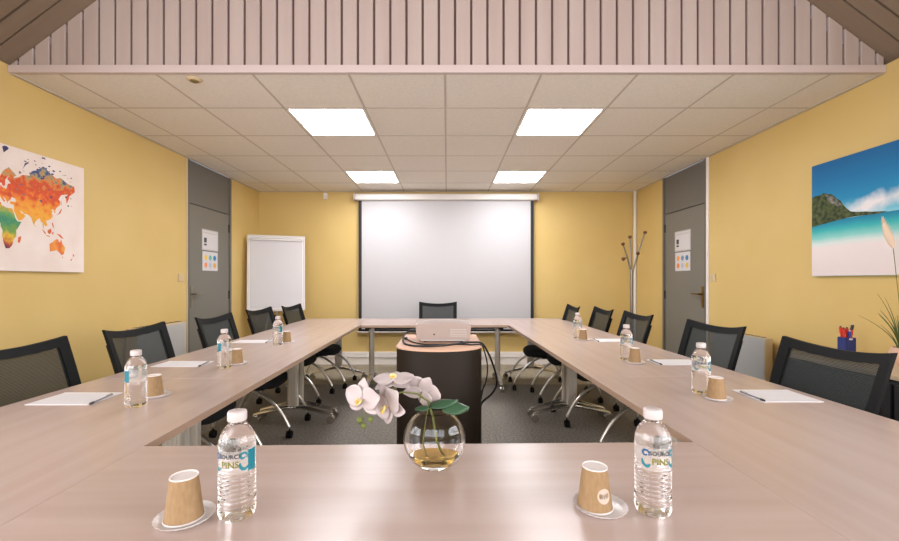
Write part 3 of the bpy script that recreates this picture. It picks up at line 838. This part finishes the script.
pens = [(-.026, -.01, -.008, .0, .165, 'red', 'leftmost red pen standing in the blue pen cup'), (-.016, .012, -.012, .01, .172, 'red', 'red pen with dark tip standing tallest in the blue pen cup'),
        (.006, -.016, .0, -.006, .150, 'bluepen', 'blue pen in the middle of the blue pen cup'), (.012, .01, .004, .004, .166, 'red', 'red pen in the middle of the blue pen cup'),
        (.022, -.012, .006, -.004, .158, 'red', 'rightmost red pen in the blue pen cup'), (.016, .024, .046, .004, .186, 'ink', 'black pen leaning right out of the blue pen cup')]
for px, py, lx, ly, L, c, lb in pens:
    p = thing('marker_pen', lb, 'pen', (2.50+px*.62, 2.64+py*.62, CZ+.0065), 0, 'pens in the blue cup')
    m = MB(); m.cyl((0, 0, 0), (lx*.8, ly*.8, L*.80), .0058, 10); m.build('barrel', M[c], p)
    m = MB(); m.tube([(lx*.8, ly*.8, L*.80), (lx, ly, L)], [.0085, .008], 10); cp = m.build('pen_cap', M[c], p)
    m = MB(); m.cyl((lx, ly, L), (lx*1.04, ly*1.04, L+.008), .0045, 8); m.build('cap_end', M['ink'] if c == 'red' else M['cap'], cp)
t = thing('pampas_grass', 'potted dried pampas grass with pale plume at the right photo edge', 'plant', (2.53, 2.34, CZ+.0003))
m = MB(); m.lathe([(0, 0), (.04, 0), (.055, .03), (.058, .07), (.048, .10), (.044, .10), (.052, .07), (.049, .034), (.036, .008), (0, .008)], 28); m.build('pot', M['pot'], t, 50)
m = MB(); m.lathe([(0, .078), (.049, .078), (.0495, .082), (0, .084)], 20); m.build('soil', M['under'], t, 50)
rg = random.Random(9)
for k in range(40):
    an = rg.uniform(0, 2*PI); lean = rg.uniform(.01, .12) if k < 34 else rg.uniform(.1, .2); Hh = rg.uniform(.14, .34)
    if k == 0: an, lean, Hh = PI*1.12, .17, .25
    if k == 1: an, lean, Hh = PI*.95, .11, .36
    dx, dy = math.cos(an)*lean, math.sin(an)*lean*.7
    if dx > .13: dx = .13
    b0 = Vector((math.cos(an)*.02, math.sin(an)*.02, .083))
    m = MB(); m.tube(arc(8, lambda q: b0+Vector((dx*q**1.7, dy*q**1.7, Hh*(q-.12*q*q)))), [.0045*(1-.9*i/7)+.0004 for i in range(8)], 5, .35); m.build('blade', M['blade'], t, 60)
for tip, bend in (((-.098, -.04, .648), (-.158, -.045, .79)), ((.03, .03, .62), (.05, .03, .78))):
    m = MB(); m.tube([(0, 0, .083), (tip[0]*.3, tip[1]*.3, .3), tip], .0016, 6); m.build('stalk', M['stem'], t)
    m = MB(); A, B = Vector(tip), Vector(bend); d = (B-A)
    m.tube([A, A+d*.2, A+d*.5, A+d*.8, B], [.004, .014, .018, .012, .002], 10)
    for k in range(220):
        q = rg.random(); p = A+d*q; a_ = rg.uniform(0, 2*PI); r_ = .02*math.sin(PI*(q*.85+.1))
        e = p+Vector((math.cos(a_)*r_, math.sin(a_)*r_, .012+rg.uniform(-.006, .012)))+d*.1
        m.tube([p, (p+e)/2+Vector((0, 0, .002)), e], [.0016, .0012, .0003], 3)
    m.build('plume', M['plume'], t, 60)

# ------------------------------------------------------------------ notices on the doors
def notices(sx, side):
    X = sx*(XW+.0095)
    def px(y, z, w, h, k): return ((X-sx*k, y, z), (.001, w, h))
    yc = 4.845 if sx < 0 else 4.87
    t = thing('notice', 'white framed notice, upper of the two sheets on the %s grey door' % side, 'notice', (0, 0, 0))
    m = MB(); m.box(*px(yc, 1.665, .33, .235, .001)); f = m.build('frame', M['clamp'], t, 0)
    m = MB(); m.box(*px(yc, 1.665, .30, .21, .002)); m.build('sheet', M['paper'], t, 0)
    m = MB(); m.box(*px(yc, 1.745, .27, .012, .003)); m.build('heading', M['clamp'], t, 0)
    m = MB(); yy = yc-.10 if sx < 0 else yc+.10
    m.box(*px(yy, 1.66, .05, .055, .003)); m.box(*px(yy, 1.61, .05, .02, .003)); m.build('dark_block', M['greyprint'], t, 0)
    m = MB()
    for k in range(5): m.box(*px(yc+(.03 if sx < 0 else -.03), 1.71-.028*k, .16, .004, .003))
    m.build('text_lines', M['boardframe'], t, 0)
    t = thing('notice', 'white sheet with six coloured icons, lower sheet on the %s grey door' % side, 'notice', (0, 0, 0))
    m = MB(); m.box(*px(yc, 1.425, .31, .215, .0015)); m.build('sheet', M['paper'], t, 0)
    cols = ['#E8C24A', '#6FB7A8', '#2F7FB0', '#E88A5A', '#B9B9C9', '#E2A94F'] if sx < 0 else ['#F0A24A', '#7D8FA8', '#4A7FB0', '#E88A3A', '#B9B9C9', '#E2B94F']
    for k in range(6):
        r_, c_ = divmod(k, 3); yy = yc+(-.09+.09*c_ if sx < 0 else .09-.09*c_); zz = 1.465-.085*r_
        m = MB(); n = 16
        m.prism([(yy+.03*math.cos(2*PI*i/n), zz+.03*math.sin(2*PI*i/n)) for i in range(n)], 'x', X-sx*.002, X-sx*.003)
        m.build('icon', bpy.data.materials.get('icon'+cols[k]) or mat('icon'+cols[k], cols[k], .7), t, 0)
        m = MB(); m.box(*px(yy, zz-.038, .05, .004, .003)); m.build('caption', M['clamp'], t, 0)
notices(-1, 'left'); notices(1, 'right')

# ------------------------------------------------------------------ canvas prints
from mathutils.geometry import delaunay_2d_cdt
def flat_print(polys, x):
    m = MB()
    for poly in polys:
        V, E_, F_, *_r = delaunay_2d_cdt([Vector(p) for p in poly], [], [list(range(len(poly)))], 1, 1e-5)
        vs = [m.b.verts.new((x, v.x, v.y)) for v in V]
        for f in F_: m.b.faces.new([vs[i] for i in f])
    return m
def ramp_mat(name, stops, axis, lo, hi, nscale, namp):
    m = mat(name, '#888888', .7); nt = m.node_tree; b = nt.nodes['Principled BSDF']
    tc = nt.nodes.new('ShaderNodeTexCoord'); sp = nt.nodes.new('ShaderNodeSeparateXYZ'); nt.links.new(tc.outputs['Object'], sp.inputs[0])
    nz = nt.nodes.new('ShaderNodeTexNoise'); nz.inputs['Scale'].default_value = nscale; nz.inputs['Detail'].default_value = 5
    nt.links.new(tc.outputs['Object'], nz.inputs['Vector'])
    r = nt.nodes.new('ShaderNodeMapRange'); r.inputs[1].default_value = lo; r.inputs[2].default_value = hi; r.clamp = False
    nt.links.new(sp.outputs[axis], r.inputs[0])
    n2 = nt.nodes.new('ShaderNodeMath'); n2.operation = 'MULTIPLY_ADD'; n2.inputs[1].default_value = namp; n2.inputs[2].default_value = -namp/2
    nt.links.new(nz.outputs[0], n2.inputs[0])
    ad = nt.nodes.new('ShaderNodeMath'); ad.operation = 'ADD'; nt.links.new(r.outputs[0], ad.inputs[0]); nt.links.new(n2.outputs[0], ad.inputs[1])
    cr = nt.nodes.new('ShaderNodeValToRGB'); e = cr.color_ramp.elements
    e[0].position, e[0].color = stops[0][0], lin(stops[0][1]); e[1].position, e[1].color = stops[-1][0], lin(stops[-1][1])
    for p, c in stops[1:-1]:
        q = e.new(p); q.color = lin(c)
    nt.links.new(ad.outputs[0], cr.inputs[0]); nt.links.new(cr.outputs[0], b.inputs['Base Color'])
    return m
t = thing('map_canvas', 'canvas print of a colourful watercolour world map on the left wall', 'picture', (-XW+.001, 0, 0))
CY0, CY1, CZ0, CZ1 = 1.86, 3.115, 1.262, 2.03
m = MB(); m.box((.015, (CY0+CY1)/2, (CZ0+CZ1)/2), (.03, CY1-CY0, CZ1-CZ0), .002); cv = m.build('canvas', M['canvas'], t)
def ll(lon, lat): return (2.505+lon*.00297, 1.53+.205*math.asinh(math.tan(math.radians(lat))))
eur = [(-9, 37), (-9, 43), (-2, 44), (-5, 48), (2, 51), (8, 54), (9, 57), (12, 55), (20, 54), (23, 59), (29, 60), (22, 63), (25, 66), (18, 62), (18, 57), (13, 56), (11, 59), (6, 58), (5, 62), (14, 68), (25, 71), (40, 67), (34, 65), (44, 66), (54, 68.5), (68, 69), (73, 72), (82, 73), (100, 76), (113, 74), (130, 71.5), (142, 72.5), (160, 70), (178, 69), (179, 65), (164, 60), (163, 57), (157, 51), (155, 58), (160, 61.5), (143, 59.5), (136, 54.5), (141, 52), (139, 47), (131, 43), (128, 39), (129, 35.5), (126, 34.5), (125, 39), (121, 40), (118, 38.5), (122, 37), (119, 34.5), (122, 30), (118, 24.5), (110, 21), (108, 21.5), (106, 18), (109, 12.5), (105, 9), (101, 13), (100, 9), (103, 1.5), (98, 8), (98, 15.5), (94, 16.5), (91, 22.5), (86, 20), (80, 14), (78, 8), (73, 18), (72, 21), (66, 25), (57, 26), (51, 29), (48, 30), (51, 26), (56, 26), (59, 22), (53, 16), (45, 13), (40, 20), (35, 28), (35, 36.5), (28, 37), (27, 40.5), (40, 41), (38, 45), (31, 46.5), (28, 42), (23, 40), (23, 37), (19, 42), (13, 45.5), (18, 40), (16, 38), (9, 44), (3, 42.5), (-1, 37)]
afr = [(-6, 35.5), (10, 37), (11, 33.5), (20, 31), (32, 31), (35, 25), (39, 15.5), (43, 11.5), (51, 12), (46, 4), (40, -4), (40, -15), (35, -20), (32, -29), (26, -34), (19, -34.5), (15, -27), (12, -17), (13, -7), (9, 0), (9, 4.5), (4, 6.5), (-7, 4.5), (-13, 9), (-17, 15), (-16, 22), (-10, 29)]
aus = [(114, -22), (122, -18), (127, -14), (131, -12), (136, -12), (136, -15), (140, -17.5), (142.5, -11), (146, -19), (153, -26), (150, -37), (144, -38.5), (138, -34.5), (131, -31.5), (124, -33), (115, -34.5)]
isl = [[(44, -16), (50, -13), (49, -21), (46, -25.5), (43, -23)], [(95, 5), (104, -1), (106, -6), (101, -3)], [(109, 2), (117, 7), (119, 1), (115, -4), (110, -2)], [(106, -6.5), (115, -7.5), (115, -9), (106, -7.5)],
       [(131, -1), (141, -3), (150, -10), (143, -9), (137, -5)], [(130, 32), (136, 35), (141, 41), (145, 44), (141, 36), (135, 33.5)], [(120, 18), (122, 18), (126, 7), (121, 12)], [(-5, 50), (1, 51), (-2, 56), (-5, 58.5), (-3, 54)], [(-10, 52), (-6, 52.5), (-6, 55), (-9.5, 54)],
       [(166, -46), (174, -41), (178, -38), (173, -35), (174, -40), (170, -46)], [(119, -1), (125, 1.5), (121, -5)], [(143, 46), (144, 50), (143, 54), (142, 50)], [(52, 71), (56, 73), (68, 76.5), (58, 75)], [(15, 77), (25, 79), (20, 80), (12, 79)], [(95, 79), (105, 79), (100, 81)], [(80, 7), (82, 7.5), (80.5, 9.5)], [(145, -41), (148, -41), (147, -43.5)], [(-22, 64), (-14, 65), (-18, 66.5), (-23, 66)]]
nam = [(-165, 66), (-156, 71), (-130, 70), (-110, 68), (-95, 72), (-82, 69), (-94, 60), (-82, 55), (-79, 52), (-77, 62), (-65, 59), (-56, 52), (-66, 45), (-75, 38), (-81, 30), (-82, 25.5), (-90, 29.5), (-97, 27), (-95, 18), (-88, 21), (-88, 16), (-83, 10), (-79, 8.5), (-86, 12), (-95, 16), (-105, 20), (-112, 29), (-118, 33.5), (-124, 41), (-123, 49), (-135, 58), (-152, 60), (-162, 58)]
sam = [(-79, 8), (-72, 12), (-60, 9), (-50, 0), (-35, -7), (-39, -17), (-48, -26), (-57, -37), (-65, -42), (-69, -52), (-74, -50), (-71, -30), (-71, -18), (-80, -5)]
def land(name, polys, mt):
    out = []; rj = random.Random(3)
    for poly in polys:
        pts = [ll(*p) for p in poly]; fine = []
        for i, p in enumerate(pts):
            q = pts[(i+1) % len(pts)]; n = max(1, int(math.dist(p, q)/.012))
            for k in range(n):
                e = k/n; j = .0012 if k else 0
                fine.append((p[0]+(q[0]-p[0])*e+rj.uniform(-j, j), min(CZ1-.01, p[1]+(q[1]-p[1])*e+rj.uniform(-j, j))))
        out.append(fine)
    return flat_print(out, .0306).build(name, mt, cv, 0)
E = ramp_mat('map_eurasia', [(0, '#D9A53A'), (.2, '#E9A63C'), (.36, '#E58A35'), (.5, '#D8572F'), (.64, '#C8502F'), (.72, '#D97A3A'), (.8, '#A59A6A'), (.88, '#4F5F8A'), (1, '#3B3A63')], 2, 1.54, 1.98, 28, .75)
land('map_landmass', [eur], E)
land('map_landmass', [afr], ramp_mat('map_africa', [(0, '#5A2E44'), (.14, '#B5532F'), (.26, '#D9B23C'), (.4, '#6F9A4A'), (.6, '#3E8A6A'), (.78, '#6FA35A'), (.9, '#D9A63C'), (1, '#C8502F')], 2, 1.395, 1.68, 22, .5))
land('map_landmass', [aus], ramp_mat('map_australia', [(0, '#D8702F'), (.4, '#E59A45'), (.7, '#D8603A'), (1, '#E2A63C')], 1, 2.84, 2.96, 20, .8))
IM = (ramp_mat('map_islands', [(0, '#D8702F'), (.5, '#C8502F'), (.75, '#D99A3C'), (.9, '#3B3A63'), (1, '#3B3A63')], 2, 1.35, 2.0, 18, .4))
for q in isl: land('map_island', [q], IM)
AM = (ramp_mat('map_america', [(0, '#6F9A4A'), (.4, '#D9A53A'), (.7, '#C8502F'), (1, '#7A4A7A')], 2, 1.3, 1.98, 16, .5))
land('map_landmass', [nam], AM); land('map_landmass', [sam], AM)
m = MB(); rj = random.Random(5)
for k in range(46):
    lon = rj.uniform(40, 175); lat = rj.uniform(68, 77.5) if k < 34 else rj.uniform(45, 66)
    c = ll(lon, lat); s = rj.uniform(.003, .010); n = 7
    if c[1]+s > CZ1-.01: continue
    m.prism([(c[0]+s*rj.uniform(.4, 1.5)*math.cos(2*PI*i/n), c[1]+s*rj.uniform(.4, 1.1)*math.sin(2*PI*i/n)) for i in range(n)], 'x', .03095, .0313)
bmesh.ops.triangulate(m.b, faces=m.b.faces[:])
m.build('paint_splashes', ramp_mat('map_splash', [(0, '#C98A4A'), (.45, '#3B4A7A'), (.7, '#33355C'), (1, '#8A8A6A')], 1, 2.5, 3.1, 14, .8), cv, 0)

t = thing('beach_canvas', 'canvas print of a turquoise beach with a wooded headland on the right wall', 'picture', (XW-.001, 0, 0))
BY0, BY1, BZ0, BZ1 = 1.88, 3.10, 1.235, 2.04
m = MB(); m.box((-.015, (BY0+BY1)/2, (BZ0+BZ1)/2), (.03, BY1-BY0, BZ1-BZ0), .002)
cv = m.build('canvas', ramp_mat('beach_sky', [(0, '#9BD0DC'), (.12, '#6FBBD0'), (.35, '#1E86B4'), (.7, '#0F6FA4'), (1, '#0D5F94')], 2, 1.60, 2.04, 4, .1), t)
ramp_side = M['canvasside']
F = -.0302
def patch(name, poly, mt, k, parent=cv, tri=True):
    return flat_print([poly], F-k-.0003).build(name, mt, parent, 0)
sea = ramp_mat('beach_sea', [(0, '#DDD0CD'), (.52, '#E6DCDA'), (.60, '#D8E2DE'), (.70, '#8ACFC8'), (.83, '#3CB2B2'), (.92, '#1F93A8'), (1, '#15789F')], 2, BZ0, 1.62, 5, .10)
y0, y1 = BY0+.002, BY1-.002
patch('sea_and_shore', [(y0, BZ0+.002), (y1, BZ0+.002), (y1, 1.622), (y0, 1.622)], sea, .0)
def cloud_mat():
    m = bpy.data.materials['beach_sky']; nt = m.node_tree; b = nt.nodes['Principled BSDF']
    tc = nt.nodes.new('ShaderNodeTexCoord'); sp = nt.nodes.new('ShaderNodeSeparateXYZ'); nt.links.new(tc.outputs['Object'], sp.inputs[0])
    def mth(op, a, c, d=None):
        n = nt.nodes.new('ShaderNodeMath'); n.operation = op
        for i, v in enumerate((a, c, d)):
            if v is None: continue
            if isinstance(v, (int, float)): n.inputs[i].default_value = v
            else: nt.links.new(v, n.inputs[i])
        return n.outputs[0]
    nz = nt.nodes.new('ShaderNodeTexNoise'); nz.inputs['Scale'].default_value = 9; nz.inputs['Detail'].default_value = 6
    nt.links.new(tc.outputs['Object'], nz.inputs['Vector'])
    up = nt.nodes.new('ShaderNodeMapRange'); up.inputs[1].default_value = 2.92; up.inputs[2].default_value = 2.45; up.inputs[3].default_value = -.035; up.inputs[4].default_value = .055
    nt.links.new(sp.outputs[1], up.inputs[0])
    h = mth('SUBTRACT', sp.outputs[2], mth('ADD', up.outputs[0], 1.675))
    h = mth('ABSOLUTE', h, 0); f = mth('MULTIPLY_ADD', h, -15, 1.05)
    f = mth('ADD', f, mth('MULTIPLY_ADD', nz.outputs[0], 2.0, -1.0))
    sd = nt.nodes.new('ShaderNodeMapRange'); sd.inputs[1].default_value = 2.93; sd.inputs[2].default_value = 2.78; nt.links.new(sp.outputs[1], sd.inputs[0])
    f = mth('MULTIPLY', f, sd.outputs[0])
    cl = nt.nodes.new('ShaderNodeClamp'); nt.links.new(f, cl.inputs[0])
    mx = nt.nodes.new('ShaderNodeMix'); mx.data_type = 'RGBA'
    old = b.inputs['Base Color'].links[0].from_socket
    nt.links.new(cl.outputs[0], mx.inputs[0]); nt.links.new(old, mx.inputs[6]); mx.inputs[7].default_value = lin('#E6E2E3')
    nt.links.new(mx.outputs[2], b.inputs['Base Color'])
cloud_mat()
rk = mat('beach_rock', '#26331B', .8, noise=((38, 38, 38), '#56603A', 5)); rock = mat('beach_cliff', '#8F8A86', .8, noise=((40, 40, 60), '#3F4238', 4))
isl_up = [(3.097, 1.808), (3.06, 1.818), (3.03, 1.814), (3.0, 1.826), (2.97, 1.812), (2.94, 1.806), (2.92, 1.79), (2.90, 1.768), (2.87, 1.745), (2.85, 1.712), (2.83, 1.69), (2.80, 1.662), (2.76, 1.652), (2.70, 1.645), (2.66, 1.637), (2.60, 1.630), (2.56, 1.624)]
isl_lo = [(2.62, 1.618), (2.70, 1.622), (2.78, 1.624), (2.84, 1.622), (2.90, 1.616), (2.98, 1.607), (3.05, 1.60), (3.097, 1.594)]
patch('headland', isl_up+isl_lo, rk, .0008)
patch('cliff', [(2.985, 1.808), (2.945, 1.796), (2.915, 1.775), (2.885, 1.745), (2.86, 1.712), (2.89, 1.712), (2.93, 1.735), (2.965, 1.765)], rock, .0012)
patch('islet', [(2.34, 1.60), (2.28, 1.612), (2.2, 1.612), (2.17, 1.60), (2.25, 1.592)], rk, .0008)

# ------------------------------------------------------------------ light, camera, view
w = bpy.data.worlds.new('World'); S.world = w; w.use_nodes = True
w.node_tree.nodes['Background'].inputs[0].default_value = (.75, .82, 1, 1); w.node_tree.nodes['Background'].inputs[1].default_value = .4
def area(name, loc, rot, sx, sy, power, colour):
    l = bpy.data.lights.new(name, 'AREA'); l.shape = 'RECTANGLE'; l.size = sx; l.size_y = sy; l.energy = power; l.color = colour
    o = bpy.data.objects.new(name, l); COL.objects.link(o); o.location = loc; o.rotation_euler = rot; return o
area('added_window_light', (0, YR-.25, (WZ0+WZ1)/2), (math.radians(90), 0, 0), 3.9, 1.4, 60, (.97, .95, 1.0))  # area lamp outside the added, unseen rear window
for sx in (-1, 1): area('added_window_light', (sx*(XW+.25), (SW0+SW1)/2, (WZ0+WZ1)/2), (PI/2, 0, sx*PI/2), 3.2, 1.4, 98, (.97, .96, 1.0))  # fill lamps outside the added side windows

cam = bpy.data.cameras.new('camera'); co = bpy.data.objects.new('camera', cam); COL.objects.link(co)
co.location = (0, 0, 1.2); co.rotation_euler = (PI/2, 0, 0)
cam.sensor_fit = 'HORIZONTAL'; cam.sensor_width = 36; cam.lens = 422/899*36
cam.shift_x = (449.5-447)/899; cam.shift_y = (281-270.5)/899
cam.clip_start = .05
S.camera = co
S.view_settings.view_transform = 'Standard'; S.view_settings.look = 'None'; S.view_settings.gamma = 1; S.view_settings.use_curve_mapping = False
S.view_settings.exposure = .93
S.cycles.max_bounces = 14; S.cycles.transmission_bounces = 12; S.cycles.transparent_max_bounces = 16
